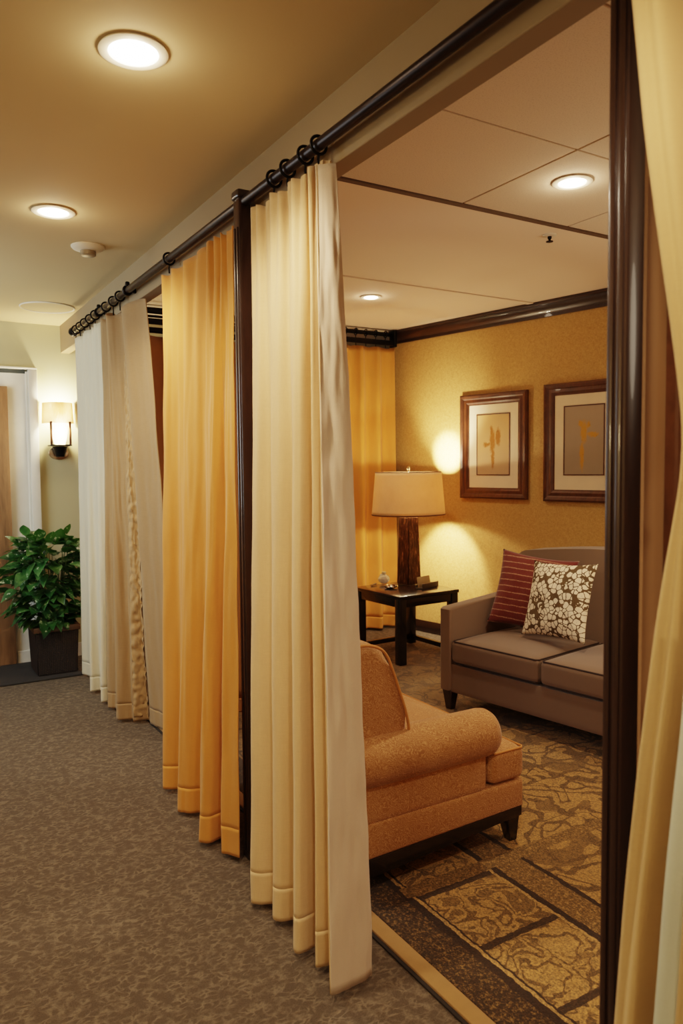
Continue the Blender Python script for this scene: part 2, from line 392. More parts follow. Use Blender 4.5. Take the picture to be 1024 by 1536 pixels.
def curtain_mesh(top, bot, zt, zb, nu=170, nv=70, pleats=0, pamp=.01, wr=.006, v0=0.0, v1=1.0, off=0.0, vf=9, u0=0, u1=1, power=.9, mid=None, seed=0, hemwave=0.0):
    """sheet hung between a plan curve at the top and one at the hem"""
    T = crm([(*p, 0) for p in top], nu); B = crm([(*p, 0) for p in bot], nu); b = bmesh.new(); rows = []
    Mi = crm([(*p, 0) for p in mid], nu) if mid else None
    i0, i1 = int(u0*(nu-1)), int(u1*(nu-1))
    wid = (Vector((*top[0], 0))-Vector((*top[-1], 0))).length+.02; LU = max(wid, (Vector((*bot[0], 0))-Vector((*bot[-1], 0))).length)*1.2
    for j in range(nv+1):
        v = v0+(v1-v0)*j/nv; w = v**power; row = []
        for i in range(i0, i1+1):
            u = i/(nu-1)
            if Mi is not None:
                p = T[i].lerp(Mi[i], smooth(v*2)) if v < .5 else Mi[i].lerp(B[i], smooth(v*2-1))
            else: p = T[i].lerp(B[i], w)
            a = max(0, i-1); c = min(nu-1, i+1); d = T[c].lerp(B[c], w)-T[a].lerp(B[a], w)
            nrm = Vector((d.y, -d.x, 0)).normalized() if d.length > 1e-7 else Vector((1, 0, 0))
            disp = pamp*math.exp(-v/.13)*math.sin(2*PI*pleats*u) if pleats else 0
            disp += wr*(noise.noise((u*LU*11+seed, v*2.2, seed))+.5*noise.noise((u*LU*30, v*vf, seed+3.1)))*min(1, v*4+.2) + off
            z = zt(u) if callable(zt) else zt; zl = (zb(u) if callable(zb) else zb)
            zz = z+(zl-z)*v
            row.append(b.verts.new((p.x+nrm.x*disp, p.y+nrm.y*disp, zz)))
        rows.append(row)
    for j in range(nv):
        for i in range(len(rows[0])-1): b.faces.new((rows[j][i], rows[j][i+1], rows[j+1][i+1], rows[j+1][i]))
    return b
def solid(o, th=.004, offset=0):
    m = o.modifiers.new('thick', 'SOLIDIFY'); m.thickness = th; m.offset = offset; return o
def curtain(label, base, mat, top, bot, zt, zb, hem=.09, group=None, name='curtain', rings=(), ring_r=.025, ring_axis='Y', **kw):
    root = thing(name, label, 'curtain', base, 0, group)
    H = (zt if not callable(zt) else zt(.5))-(zb if not callable(zb) else zb(.5)); vh = 1-hem/H
    o = obj('panel', curtain_mesh(top, bot, zt, zb, v1=vh+.004, **kw), mat, root, world=True, angle=180); solid(o)
    kw2 = dict(kw); kw2['nv'] = 8
    o = obj('hem', curtain_mesh(top, bot, zt, zb, v0=vh, v1=1, **kw2), mat, root, world=True, angle=180); solid(o, .0046)
    for (x, y, zr, zc) in rings:
        r = obj('ring', torus(ring_r, .0045, (x, y, zr), ring_axis), M['black_metal'], root, world=True)
        obj('hook', tube([(x, y, zr-ring_r), (x, y+.004, zr-ring_r-.014), (x, y, zc)], .0035, 6), M['black_metal'], r, world=True)
    return root

# ------------------------------------------------------------------ the setting
ROD_X, ROD_Z = 1.085, 2.337
HALL_Z, ROOM_Z = 2.487, 2.60
BX0, BX1, BZ = 1.127, 1.192, 2.286
FAR = 5.93
# back wall of the room: through A along direction T
A = Vector((3.837, 5.464)); T = Vector((.1795, -.9838)); NB = Vector((.9838, .1795))
def wallp(s, off=0): p = A+T*s-NB*off; return p
struct('floor', box((-2.3, -2.1, -.08), (5.3, FAR, 0)), M['carpet'])
struct('ceiling', box((-2.3, -2.1, HALL_Z), (BX0, FAR, HALL_Z+.25)), M['ceil_hall'])
bm = new()
add_box(bm, (BX0, -2.1, BZ), (BX1, FAR, HALL_Z+.25), .004)
struct('trim_1', bm, M['beam'])
# tiled part of the room ceiling: tiles with shallow grooves between them
xs = [BX1, 1.59, 2.26, 2.93, 3.60, 4.27, 5.3]; ys = [2.69, 2.03, 1.37, .71, .05, -.61, -2.1]
bm = new(); g = .004
for i in range(len(xs)-1):
    for j in range(len(ys)-1):
        add_box(bm, (xs[i]+g, ys[j+1]+g, ROOM_Z), (xs[i+1]-g, ys[j]-g, ROOM_Z+.03), .002, 1)
add_box(bm, (BX1, -2.1, ROOM_Z+.012), (5.3, 2.69, ROOM_Z+.1))
struct('ceiling_tiles', bm, M['ceil_tile']).name = 'ceiling_tiled'
bm = new(); add_box(bm, (BX1, 2.72, ROOM_Z-.004), (5.3, FAR, ROOM_Z+.1)); 
struct('ceiling_plaster', bm, M['ceil_room'])
struct('trim_2', box((BX1, 2.69, ROOM_Z-.006), (5.3, 2.72, ROOM_Z+.1), .002), m_plain('groove_shade', lin(96, 76, 56), .8))  # strip coloured dark to stand for the shadow in the ceiling groove
struct('trim_3', box((2.35, 4.02, ROOM_Z-.012), (4.3, 4.07, ROOM_Z-.004), .002), M['ceil_room'])
# walls
def quad_wall(name, p0, p1, z0, z1, th, mat):
    p0, p1 = Vector(p0), Vector(p1); d = (p1-p0).normalized(); n = Vector((-d.y, d.x))*th
    pts = [p0, p1, p1+n, p0+n]
    return struct(name, prism([(p.x, p.y) for p in pts], z0, z1, 'XY'), mat)
quad_wall('wall_back', wallp(4.72), wallp(-.08), 0, ROOM_Z+.02, -.12, M['wall_gold'])
quad_wall('wall_far', (-2.3, FAR), (5.3, FAR), 0, ROOM_Z+.05, .12, M['wall_sage'])
struct('wall_left', box((-2.42, -2.2, 0), (-2.3, FAR, HALL_Z)), M['wall_sage'])
struct('wall_near', box((-2.3, -2.2, 0), (5.3, -2.1, ROOM_Z+.05)), M['wall_tan'])
struct('wall_right', box((1.165, .885, 0), (4.64, .925, ROOM_Z)), M['wall_tan'])
struct('wall_end', box((5.2, -2.1, 0), (5.3, 1.2, ROOM_Z+.05)), M['wall_tan'])
# crown moulding + dark baseboard along the back wall
def along_wall(name, prof, s0, s1, mat):
    b = bmesh.new(); rows = []
    for s in (s0, s1):
        rows.append([b.verts.new((*wallp(s, o), z)) for o, z in prof])
    n = len(prof)
    for i in range(n): b.faces.new((rows[0][i], rows[0][(i+1) % n], rows[1][(i+1) % n], rows[1][i]))
    b.faces.new(rows[0][::-1]); b.faces.new(rows[1])
    return struct(name, b, mat, True)
along_wall('trim_4', [(.002, 2.487), (.018, 2.487), (.02, 2.51), (.03, 2.517), (.05, 2.55), (.052, 2.572), (.062, 2.578), (.062, 2.594), (.002, 2.594)], -.02, 4.6, M['dark_wood_x'])
along_wall('baseboard_back', [(.002, .001), (.016, .001), (.016, .085), (.010, .1), (.002, .1)], .0, 4.6, M['espresso'])
# far corridor wall: door set in a pale recess with casing
struct('baseboard_far', box((.945, FAR-.016, 0), (1.4, FAR-.001, .10), .003), M['white_paint'])
bm = new(); add_box(bm, (.888, FAR-.045, 0), (.95, FAR-.001, 2.15), .004); add_box(bm, (-.55, FAR-.045, 2.15), (.95, FAR-.001, 2.165), .003)
add_box(bm, (.872, FAR-.03, 0), (.888, FAR-.001, 2.135), .003)
struct('trim_5', bm, M['white_paint'], True)
struct('trim_6', box((-.55, FAR-.02, 0), (.872, FAR-.001, 2.12)), M['white_paint'])
struct('trim_7', box((-.55, FAR-.022, 2.121), (.872, FAR-.002, 2.148)), m_plain('header_shade', lin(70, 74, 70), .8))  # dark colour stands for the shading under the door header
struct('baseboard_door', box((.755, FAR-.034, 0), (.872, FAR-.0201, .095), .004), M['white_paint'])
d = tag(obj('door_1', box((-.16, FAR-.06, .012), (.745, FAR-.022, 2.02), .004), M['door_wood']), 'pale brown wooden door at the corridor end', kind='structure')
h = obj('door_handle', tube([(.80, FAR-.115, .652), (.76, FAR-.118, .653), (.705, FAR-.114, .653), (.695, FAR-.095, .653), (.695, FAR-.06, .653)], .008, 10), M['nickel'], d)
obj('handle_rose', lathe([(0, FAR-.072), (.026, FAR-.072), (.028, FAR-.06)], 24, (.695, 0, .653), axis='Y'), M['nickel'], h)
tag(obj('door_mat', box((-1.2, 5.33, .0005), (1.10, 5.885, .012), .004), M['mat']), 'dark charcoal floor mat in front of the wooden door', 'mat')

# ------------------------------------------------------------------ posts, rods
def post(y0, y1, x0, x1, label):
    root = thing('curtain_post', label, 'post', ((x0+x1)/2, (y0+y1)/2, 0), 0, 'dark wooden curtain posts')
    bm = new(); add_box(bm, (x0, y0, .0005), (x1, y1, 2.35), .006)
    obj('shaft', bm, M['dark_wood'], root, world=True)
    bm = new()
    for yy in (y0+(y1-y0)*.28, y0+(y1-y0)*.72): add_box(bm, (x0-.004, yy-.006, .03), (x0+.001, yy+.006, 2.25), .002)
    obj('bead', bm, M['dark_wood'], root, world=True)
    obj('cap', rbox((x1-x0+.012, y1-y0+.012, .03), .008, 4, (0, 0), ((x0+x1)/2, (y0+y1)/2, 2.362)), M['dark_wood'], root, world=True)
    return root
post(2.44, 2.492, 1.062, 1.108, 'dark brown post between the gold curtain and the cream curtain')
post(.839, .882, 1.055, 1.1, 'tall dark brown post in front, beside the tied straw coloured curtain')
def rod(y0, y1, label, fin=False, br=()):
    root = thing('curtain_rod', label, 'curtain rod', (ROD_X, y0, ROD_Z))
    obj('pole', tube([(ROD_X, y0, ROD_Z), (ROD_X, y1, ROD_Z)], .017, 18), M['rod'], root, world=True)
    if fin: obj('finial', lathe([(.001, 0), (.02, .004), (.03, .02), (.03, .035), (.02, .05), (.001, .054)], 20, (ROD_X, y1, ROD_Z), axis='Y'), M['black_metal'], root, world=True)
    for y in br:
        b = obj('bracket', box((ROD_X+.01, y-.012, ROD_Z-.012), (BX0-.0005, y+.012, ROD_Z+.012), .003), M['black_metal'], root, world=True)
        obj('clip', torus(.021, .006, (ROD_X, y, ROD_Z), 'Y'), M['black_metal'], b, world=True)
        obj('knob', rbox((.022, .022, .03), .008, 4, c=(ROD_X, y, ROD_Z+.03)), M['black_metal'], b, world=True)
    return root
rod(.888, 2.435, 'long brown curtain rod over the open bay, nearest the camera')
rod(2.499, 5.24, 'brown curtain rod over the gold, beige and white curtains', True, br=(3.93, 4.55))
rod(-.6, .832, 'curtain rod stub above the tied straw coloured curtain')
# cross rods that run from the beam into the next bay
def cross(z, r, x0, label, y=3.95):
    root = thing('cross_rod', label, 'rod', (x0, y, z))
    obj('pole', tube([(x0, y, z), (2.22, y, z)], r, 12), M['black_metal'], root, world=True)
    obj('end_plate', box((x0-.004, y-.014, z-.012), (x0+.006, y+.014, z+.012), .002), M['black_metal'], root, world=True)
cross(2.262, .007, 1.10, 'thin black cross rod, uppermost of three beside the beige curtain')
cross(2.222, .007, 1.14, 'thin black cross rod, middle of three beside the beige curtain')
cross(2.150, .016, 1.16, 'thick black cross rod above the brown divider curtain')

# ------------------------------------------------------------------ curtains along the row
# cream curtain, with its turned edge swung into the room
top = [(1.085, 2.372), (1.082, 2.345), (1.08, 2.305), (1.092, 2.275), (1.09, 2.235), (1.078, 2.20), (1.08, 2.16), (1.094, 2.13), (1.088, 2.09), (1.074, 2.05), (1.078, 2.02), (1.098, 2.005), (1.096, 1.975), (1.075, 1.945), (1.072, 1.93), (1.10, 1.915), (1.10, 1.885)]
bot = [(.985, 2.215), (.950, 2.18), (.965, 2.15), (1.012, 2.128), (1.01, 2.09), (.975, 2.065), (.985, 2.035), (1.04, 2.01), (1.01, 1.95), (.955, 1.895), (.962, 1.862), (1.05, 1.872), (1.06, 1.83), (.985, 1.80), (.985, 1.782), (1.075, 1.77), (1.05, 1.80)]
rg = [(ROD_X, y, ROD_Z, 2.285) for y in (2.21, 2.115, 2.0, 1.92)]
zc = lambda u: 2.285+.008*math.sin(u*PI*9)
curtain('long cream curtain hung on rings right of the dark post, fullest in front', (1.0, 2.1, 0), M['cream'], top, bot, zc, .02, .10, rings=rg, ring_r=.025, pleats=11, pamp=.010, nu=260, nv=90, wr=.006, seed=1.3)
cream = C.objects[-1] if False else [o for o in C.objects if o.get('label', '').startswith('long cream curtain')][0]
ftop = [(1.070, 1.915), (1.085, 1.90), (1.10, 1.885), (1.115, 1.875)]
fbot = [(.953, 1.668), (1.0, 1.668), (1.045, 1.674), (1.09, 1.685)]
o = obj('turned_edge', curtain_mesh(ftop, fbot, 2.275, .018, nu=40, nv=90, wr=.012, vf=22, seed=5.5, power=.85), M['cream_flap'], cream, world=True, angle=180); solid(o, .006)
tag(o, 'paler turned edge of the cream curtain')
# return fold between the last fold and the turned edge
ftop2 = [(1.095, 1.90), (1.085, 1.905), (1.072, 1.913)]
fbot2 = [(1.045, 1.80), (1.0, 1.74), (.953, 1.672)]
o = obj('return_fold', curtain_mesh(ftop2, fbot2, 2.275, .02, nu=24, nv=70, wr=.004, seed=2.5, power=.85), M['cream'], cream, world=True, angle=180); solid(o, .004)

# gold curtain
top = [(1.09, 3.36), (1.08, 3.25), (1.088, 3.12), (1.082, 3.0), (1.088, 2.88), (1.08, 2.78), (1.09, 2.72), (1.076, 2.66), (1.085, 2.62), (1.09, 2.58), (1.07, 2.52)]
bot = [(1.03, 3.24), (.985, 3.17), (1.04, 3.11), (1.02, 3.03), (.972, 2.925), (1.04, 2.83), (1.0, 2.74), (.958, 2.632), (.985, 2.60), (1.06, 2.66), (1.085, 2.585), (1.05, 2.44), (1.045, 2.505)]
bot = [(1.03, 3.24), (.98, 3.175), (1.05, 3.12), (1.03, 3.03), (.965, 2.935), (.985, 2.90), (1.055, 2.85), (1.01, 2.75), (.952, 2.655), (.975, 2.62), (1.06, 2.63), (1.02, 2.55), (.985, 2.52), (1.028, 2.455)]
curtain('bright gold curtain hanging left of the dark post', (1.03, 2.85, 0), M['yellow'], top, bot, lambda u: 2.275+.006*math.sin(u*60), .02, .10,
        rings=[(ROD_X, y, ROD_Z, 2.275) for y in (3.26,)], ring_r=.025, pleats=8, pamp=.014, nu=260, nv=80, wr=.010, seed=3.7)
# beige curtain with a ruched edge
top = [(1.09, 4.44), (1.07, 4.40), (1.10, 4.33), (1.105, 4.27), (1.055, 4.22), (1.06, 4.17), (1.11, 4.11), (1.10, 4.05), (1.065, 3.98), (1.10, 3.86), (1.12, 3.74)]
bot = [(1.10, 4.56), (1.055, 4.46), (1.09, 4.40), (1.06, 4.27), (1.05, 4.20), (1.12, 4.165), (1.115, 4.13), (1.19, 4.11), (1.19, 4.01), (1.225, 3.87), (1.25, 3.72)]
bg = curtain('beige linen curtain with a ruched edge, left of the gold curtain', (1.1, 4.1, 0), M['beige'], top, bot, lambda u: 2.262+.014*math.sin(u*22), .02, .09,
        rings=[(ROD_X, y, ROD_Z, 2.262) for y in (4.38, 4.22, 4.08)], ring_r=.025, pleats=5, pamp=.012, nu=220, nv=80, wr=.010, seed=8.1)
o = obj('ruched_edge', curtain_mesh(top, bot, 2.262, .022, nu=260, nv=220, wr=.022, vf=75, seed=8.1, power=.9, off=.006, u0=.60, u1=.74, v0=.10, v1=.99), M['lace'], bg, world=True, angle=180); solid(o, .003)
tag(o, 'crinkled ruched strip')
# pale curtain at the far end
top = [(1.09, 5.20), (1.078, 5.1), (1.09, 4.98), (1.08, 4.86), (1.09, 4.74), (1.08, 4.6), (1.09, 4.50)]
bot = [(1.12, 5.33), (1.085, 5.30), (1.115, 5.20), (1.10, 5.0), (1.04, 4.85), (1.10, 4.83), (1.09, 4.70), (1.045, 4.585), (1.11, 4.57), (1.12, 4.50)]
curtain('pale whitish curtain at the far end of the row, beside the plant', (1.08, 4.9, 0), M['white_cloth'], top, bot, lambda u: 2.275+.005*math.sin(u*40), .02, .09,
        rings=[(ROD_X, y, ROD_Z, 2.275) for y in (5.18, 5.05, 4.92, 4.78, 4.64)], ring_r=.026, pleats=9, pamp=.008, nu=180, nv=70, wr=.004, seed=6.2)
# brown divider behind
top = [(1.165+.086*k, 3.95+(.018 if k % 2 else -.018)) for k in range(13)]
bot = [(1.26+.078*k, 3.95+(.03 if k % 2 else -.03)) for k in range(13)]
curtain('shadowed brown divider curtain behind the beige and gold curtains', (1.7, 3.95, 0), M['brown_cloth'], top, bot, 2.12, .02, .08, nu=140, nv=30, pleats=6, pamp=.006, wr=.004, seed=4.4,
        rings=[(1.34+.2*k, 3.95, 2.15, 2.115) for k in range(5)], ring_r=.025, ring_axis='X')
for o in list(C.objects): pass

# straw curtain tied back on the right
def tied():
    root = thing('tied_curtain', 'straw coloured curtain tied back at waist height by the nearest post', 'curtain', (1.0, .6, 0))
    nu, nv = 150, 90
    # edge (largest Y) as a function of height, gathered towards the tie at z = 1.44
    edge = [(2.275, .815), (2.13, .798), (1.95, .776), (1.75, .742), (1.61, .716), (1.50, .698), (1.44, .690), (1.38, .700), (1.2, .735), (1.0, .763), (.75, .791), (.5, .812), (.25, .826), (.02, .836)]
    def E(z):
        for (z0, y0), (z1, y1) in zip(edge, edge[1:]):
            if z <= z0 and z >= z1: u = (z0-z)/(z0-z1); u = u*u*(3-2*u) if False else u; return y0+(y1-y0)*u
        return edge[-1][1]
    def build(u0, u1, xo, far, amp, k, ph, z0=2.275, z1=.02):
        b = bmesh.new(); rows = []
        for j in range(nv+1):
            z = z0+(z1-z0)*j/nv; e = sum(E(max(.02, min(2.275, z+dz))) for dz in (-.06, -.03, 0, .03, .06))/5; pin = math.exp(-((z-1.44)/.22)**2)
            fe = far+(.60-far)*pin; row = []
            for i in range(nu+1):
                u = u0+(u1-u0)*i/nu; y = e+(fe-e)*u
                a = amp*(1-.55*pin)*(.5+.5*smooth(abs(z-1.44)/.5))
                x = xo+a*math.sin(2*PI*k*u+ph+.5*noise.noise((u*3, z*1.1, 2)))+.35*a*math.sin(2*PI*k*2.3*u+1)+.006*noise.noise((u*8, z*3, 9))
                row.append(b.verts.new((x, y, z)))
            rows.append(row)
        for j in range(nv):
            for i in range(nu): b.faces.new((rows[j][i], rows[j][i+1], rows[j+1][i+1], rows[j+1][i]))
        return b
    o = obj('panel', build(0, 1, 1.0, .28, .034, 5.5, 1.9), M['tied'], root, world=True, angle=180); solid(o)
    o = obj('lining', build(.215, 1, .970, .30, .008, 3, .3, 1.2, .02), M['pale_lining'], root, world=True, angle=180); solid(o)
    tag(o, 'pale grey green lining')
    obj('tieback', tube([(1.04, .655, 1.45), (.99, .665, 1.445), (.955, .64, 1.44), (.955, .60, 1.44), (1.0, .57, 1.45), (1.07, .6, 1.47)], .012, 10), M['tied'], root, world=True)
    for y in (.80, .68, .56, .44, .34):
        r = obj('ring', torus(.027, .004, (ROD_X, y, ROD_Z), 'Y'), M['black_metal'], root, world=True)
        obj('hook', tube([(ROD_X, y, ROD_Z-.027), (ROD_X-.04, y, ROD_Z-.045), (1.005, y, 2.262)], .0035, 6), M['black_metal'], r, world=True)
tied()

# gold drape at the back of the room
top = [(2.45+.083*k, 5.42+(.03 if k % 2 else -.022)) for k in range(17)]
bot = [(2.40+.086*k, 5.41+(.05 if k % 2 else -.045)) for k in range(17)]
dr = curtain('gold drape in the room corner behind the table lamp', (3.1, 5.42, 0), M['yellow_room'], top, bot, lambda u: 2.44+.004*math.sin(u*90), .02, .10, nu=260, nv=50, pleats=15, pamp=.008, wr=.006, seed=9.4,
        rings=[(2.6+.1*k, 5.42, 2.555, 2.44) for k in range(12)], ring_r=.026, ring_axis='X')
root = thing('drape_rod', 'black double rod above the gold drape in the room corner', 'curtain rod', (3.1, 5.42, 2.5))
obj('pole', tube([(1.3, 5.42, 2.555), (3.775, 5.42, 2.555)], .017, 14), M['black_metal'], root, world=True)
obj('lower_rail', box((1.3, 5.36, 2.452), (3.77, 5.374, 2.496), .004), M['black_metal'], root, world=True)
obj('end_bracket', box((3.748, 5.355, 2.445), (3.776, 5.43, 2.585), .004), M['black_metal'], root, world=True)

# ------------------------------------------------------------------ ceiling fittings and lights
def light(name, typ, loc, energy, col, parent=None, **kw):
    l = bpy.data.lights.new(name, typ); l.energy = energy; l.color = col
    for k, v in kw.items(): setattr(l, k, v)
    o = bpy.data.objects.new(name, l); C.objects.link(o); o.location = loc
    return o
WARM = (1, .80, .58)
def downlight(x, y, z, r, label, energy, col=WARM, mat='lens', group='recessed downlights', spot=130):
    root = thing('downlight', label, 'ceiling light', (x, y, z), 0)
    obj('trim_ring', lathe([(r, -.001), (r+.022, -.002), (r+.024, -.006), (r+.012, -.011), (r, -.008), (r-.004, -.001)], 48), M['white_plastic'], root)
    obj('lens', lathe([(r-.002, -.0015), (r*.8, -.010), (r*.4, -.014), (.0001, -.015)], 40), M[mat], root)
    light('downlight_halo', 'POINT', (x, y, z-.06), energy*.02, col, shadow_soft_size=.03)
    s = light('downlight_lamp', 'SPOT', (x, y, z-.035), energy, col, spot_size=R(spot), spot_blend=.6, shadow_soft_size=.05)
    return root
HALLC = (1, .80, .58)
downlight(.576, 1.974, HALL_Z, .063, 'brightest round downlight, nearest in the corridor ceiling', 60, HALLC, 'lens_cool', spot=140)
downlight(.622, 3.33, HALL_Z, .062, 'round downlight in the corridor ceiling beside the smoke detector', 55, HALLC, spot=140)
for yy in (.5, -1.0): light('hall_lamp', 'SPOT', (.45, yy, HALL_Z-.03), 55, HALLC, spot_size=R(140), spot_blend=.6, shadow_soft_size=.06)
downlight(2.487, 2.258, ROOM_Z, .058, 'round downlight set in the ceiling tiles of the room', 62, WARM, spot=120)
downlight(2.902, 4.426, ROOM_Z-.004, .05, 'small round downlight in the smooth ceiling near the gold drape', 34, WARM, spot=120)
root = thing('smoke_detector', 'white round smoke detector on the corridor ceiling', 'smoke detector', (.858, 3.773, HALL_Z))
obj('base', lathe([(.078, 0), (.078, -.006), (.07, -.014), (.05, -.022), (.0001, -.024)], 40, close=True), M['white_plastic'], root)
obj('sensor', lathe([(.036, -.0235), (.036, -.042), (.028, -.046), (.0001, -.046)], 30), m_plain('sensor_grey', lin(150, 132, 104), .4, .3), root)
root = thing('ceiling_fitting', 'flat round pale fitting in the corridor ceiling near the far wall', 'ceiling fitting', (.93, 5.28, HALL_Z))
obj('plate', lathe([(.165, 0), (.165, -.004), (.0001, -.006)], 48, close=True), M['ceil_hall'], root)
obj('rim', torus(.168, .005, (0, 0, -.004), 'Z'), M['white_plastic'], root)
root = thing('sprinkler', 'tiny sprinkler head in the smooth room ceiling', 'sprinkler', (2.941, 2.817, ROOM_Z-.004))
obj('escutcheon', lathe([(.036, 0), (.034, -.006), (.014, -.009), (.0001, -.009)], 28, close=True), M['white_plastic'], root)
obj('head', lathe([(.01, -.008), (.01, -.02), (.006, -.024), (.006, -.032), (.018, -.033), (.018, -.036), (.0001, -.036)], 20), M['black_metal'], root)

# ------------------------------------------------------------------ far end: sconce and plant
sx, sy = 1.088, FAR
root = thing('wall_sconce', 'lit wall sconce with pleated shade beside the white door casing', 'wall lamp', (sx, sy, 1.5))
obj('backplate', prism([(sx-.07+.14*.5+.07*math.cos(a), 1.545+.05*math.sin(a)) for a in [2*PI*k/24 for k in range(24)]], sy-.014, sy-.0005, 'XZ', .003), M['nickel'], root, world=True)
obj('cup', lathe([(.0001, 1.515), (.03, 1.517), (.036, 1.535), (.052, 1.585), (.056, 1.592), (.0001, 1.592)], 28, (sx, sy-.075, 0)), M['black_metal'], root, world=True)
obj('arm', tube([(sx, sy-.01, 1.54), (sx, sy-.045, 1.53), (sx, sy-.075, 1.525)], .008, 8), M['black_metal'], root, world=True)
obj('tray', box((sx-.075, sy-.14, 1.596), (sx+.075, sy-.012, 1.606), .003), M['black_metal'], root, world=True)
for q in (-.066, .066): obj('side_bar', box((sx+q-.008, sy-.13, 1.606), (sx+q+.008, sy-.115, 1.775), .002), M['bronze'], root, world=True)
obj('glass', lathe([(.036, 1.608), (.05, 1.66), (.056, 1.71), (.052, 1.76), (.034, 1.80), (.0001, 1.81)], 28, (sx, sy-.078, 0)), M['frost'], root, world=True)
b = bmesh.new(); rows = []
for z, rr in ((1.762, .110), (1.915, .104)):
    ring = []
    for k in range(161):
        a = PI+PI*k/160; r_ = rr*(1+.018*math.sin(k*PI/2))
        ring.append(b.verts.new((sx+r_*math.cos(a), sy-.012+1.15*r_*math.sin(a), z)))
    rows.append(ring)
for k in range(160): b.faces.new((rows[0][k], rows[0][k+1], rows[1][k+1], rows[1][k]))
solid(obj('lamp_shade', b, M['pleated'], root, world=True), .002)
light('sconce_light', 'POINT', (sx, sy-.078, 1.86), 26, (1, .82, .55), shadow_soft_size=.03)
light('sconce_light_low', 'POINT', (sx, sy-.16, 1.70), 7.0, (1, .82, .55), shadow_soft_size=.04)

def plant():
    root = thing('potted_plant', 'bushy green leafy plant in a dark square planter by the door', 'plant', (.96, 5.58, 0))
    x0, x1, y0, y1 = .805, 1.09, 5.40, 5.72
    pts = lambda g: [(x0-g, y0-g), (x1+g, y0-g), (x1+g, y1+g), (x0-g, y1+g)]
    b = bmesh.new(); lo = [b.verts.new((*p, .0125)) for p in pts(-.012)]; hi = [b.verts.new((*p, .315)) for p in pts(0)]
    for i in range(4): b.faces.new((lo[i], lo[(i+1) % 4], hi[(i+1) % 4], hi[i]))
    b.faces.new(lo[::-1]); b.faces.new(hi)
    bmesh.ops.bevel(b, geom=b.edges[:], offset=.006, segments=2, affect='EDGES')
    pot = obj('planter', b, M['wicker'], root, world=True)
    bm = new()
    add_box(bm, (x0-.01, y0-.01, .312), (x1+.01, y0+.015, .35), .004); add_box(bm, (x0-.01, y1-.015, .312), (x1+.01, y1+.01, .35), .004)
    add_box(bm, (x0-.01, y0+.015, .312), (x0+.015, y1-.015, .35), .004); add_box(bm, (x1-.015, y0+.015, .312), (x1+.01, y1-.015, .35), .004)
    obj('rim', bm, M['pot_rim'], pot, world=True)
    obj('soil', box((x0+.01, y0+.01, .315), (x1-.01, y1-.01, .332)), M['soil'], root, world=True)
    rnd = random.Random(5); fb = bmesh.new(); sb = bmesh.new()
    def leaf(p, d, L, W, roll):
        d = d.normalized(); side = d.cross(Vector((0, 0, 1)))
        side = side.normalized() if side.length > .05 else Vector((1, 0, 0)); upn = side.cross(d).normalized()
        q = Matrix.Rotation(roll, 3, d); side = q @ side; upn = q @ upn; n = 7; prev = None
        for k in range(n+1):
            u = k/n; w = W*math.sin(PI*min(1, u**.72))*(1-.25*u)+.001
            c = p+d*(L*u)-Vector((0, 0, 1))*(L*.30*u*u); fold = .22*w
            row = [fb.verts.new(c-side*w+upn*fold), fb.verts.new(c), fb.verts.new(c+side*w+upn*fold)]
            if prev:
                for i in range(2): fb.faces.new((prev[i], prev[i+1], row[i+1], row[i]))
            prev = row
    for k in range(430):
        a = rnd.uniform(0, 2*PI); h_ = rnd.random(); 
        z = .36+.58*h_
        rr = (.12+.13*math.sin(PI*min(1, .12+h_*.8)))*rnd.uniform(.3, 1.08)
        p = Vector((.925+rr*math.cos(a)*1.0, 5.55+rr*math.sin(a)*.85, z))
        p.x = min(p.x, 1.12 if p.y > 5.46 else 1.04)
        out = Vector((math.cos(a), math.sin(a)*1.0, rnd.uniform(-.5, .75)+(.5 if h_ > .8 else -.1)))
        if p.y > 5.36: leaf(p, out, rnd.uniform(.085, .14), rnd.uniform(.034, .056), rnd.uniform(-.7, .7))
    for (x, y, z, dx, dz) in ((.765, 5.42, .98, -.1, .9), (.87, 5.45, .95, -.15, .9), (.93, 5.45, .93, .1, .7), (1.0, 5.5, .94, .05, .9), (1.05, 5.5, .97, .15, .9), (.70, 5.42, .62, -.8, -.3), (.72, 5.42, .60, -.6, -.7), (.76, 5.42, .70, -1, .2)):
        leaf(Vector((x, y, z)), Vector((dx, -.25, dz)), .115, .042, rnd.uniform(-.4, .4))
    for k in range(26):
        a = rnd.uniform(0, 2*PI); rr = rnd.uniform(.05, .2); z = rnd.uniform(.55, .95)
        b0 = Vector((.95+.05*math.cos(a), 5.56+.06*math.sin(a), .33)); b1 = Vector((.925+rr*math.cos(a), 5.55+rr*math.sin(a)*.8, z))
        merge(sb, tube([b0, b0.lerp(b1, .5)+Vector((0, 0, .06)), b1], [.005, .004, .002], 5))
    merge(sb, tube([(.84, 5.48, .7), (.80, 5.44, .88), (.77, 5.42, .98)], [.004, .003, .002], 5))
    obj('foliage', fb, M['leaf'], root, world=True)
    obj('stems', sb, M['stem'], root, world=True)
plant()

# ------------------------------------------------------------------ rug
root = thing('area_rug', 'tan and brown patterned rug under the armchair', 'rug', (2.0, 2.6, 0))
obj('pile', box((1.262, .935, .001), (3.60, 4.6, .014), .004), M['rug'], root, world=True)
o = obj('binding', box((1.208, .935, .001), (1.2615, 4.6, .013), .003), M['rug_edge'], root, world=True); tag(o, 'tan binding strip')
obj('backing', box((1.196, .935, .0008), (1.2075, 4.6, .007), .001), M['rug_dark'], root, world=True)

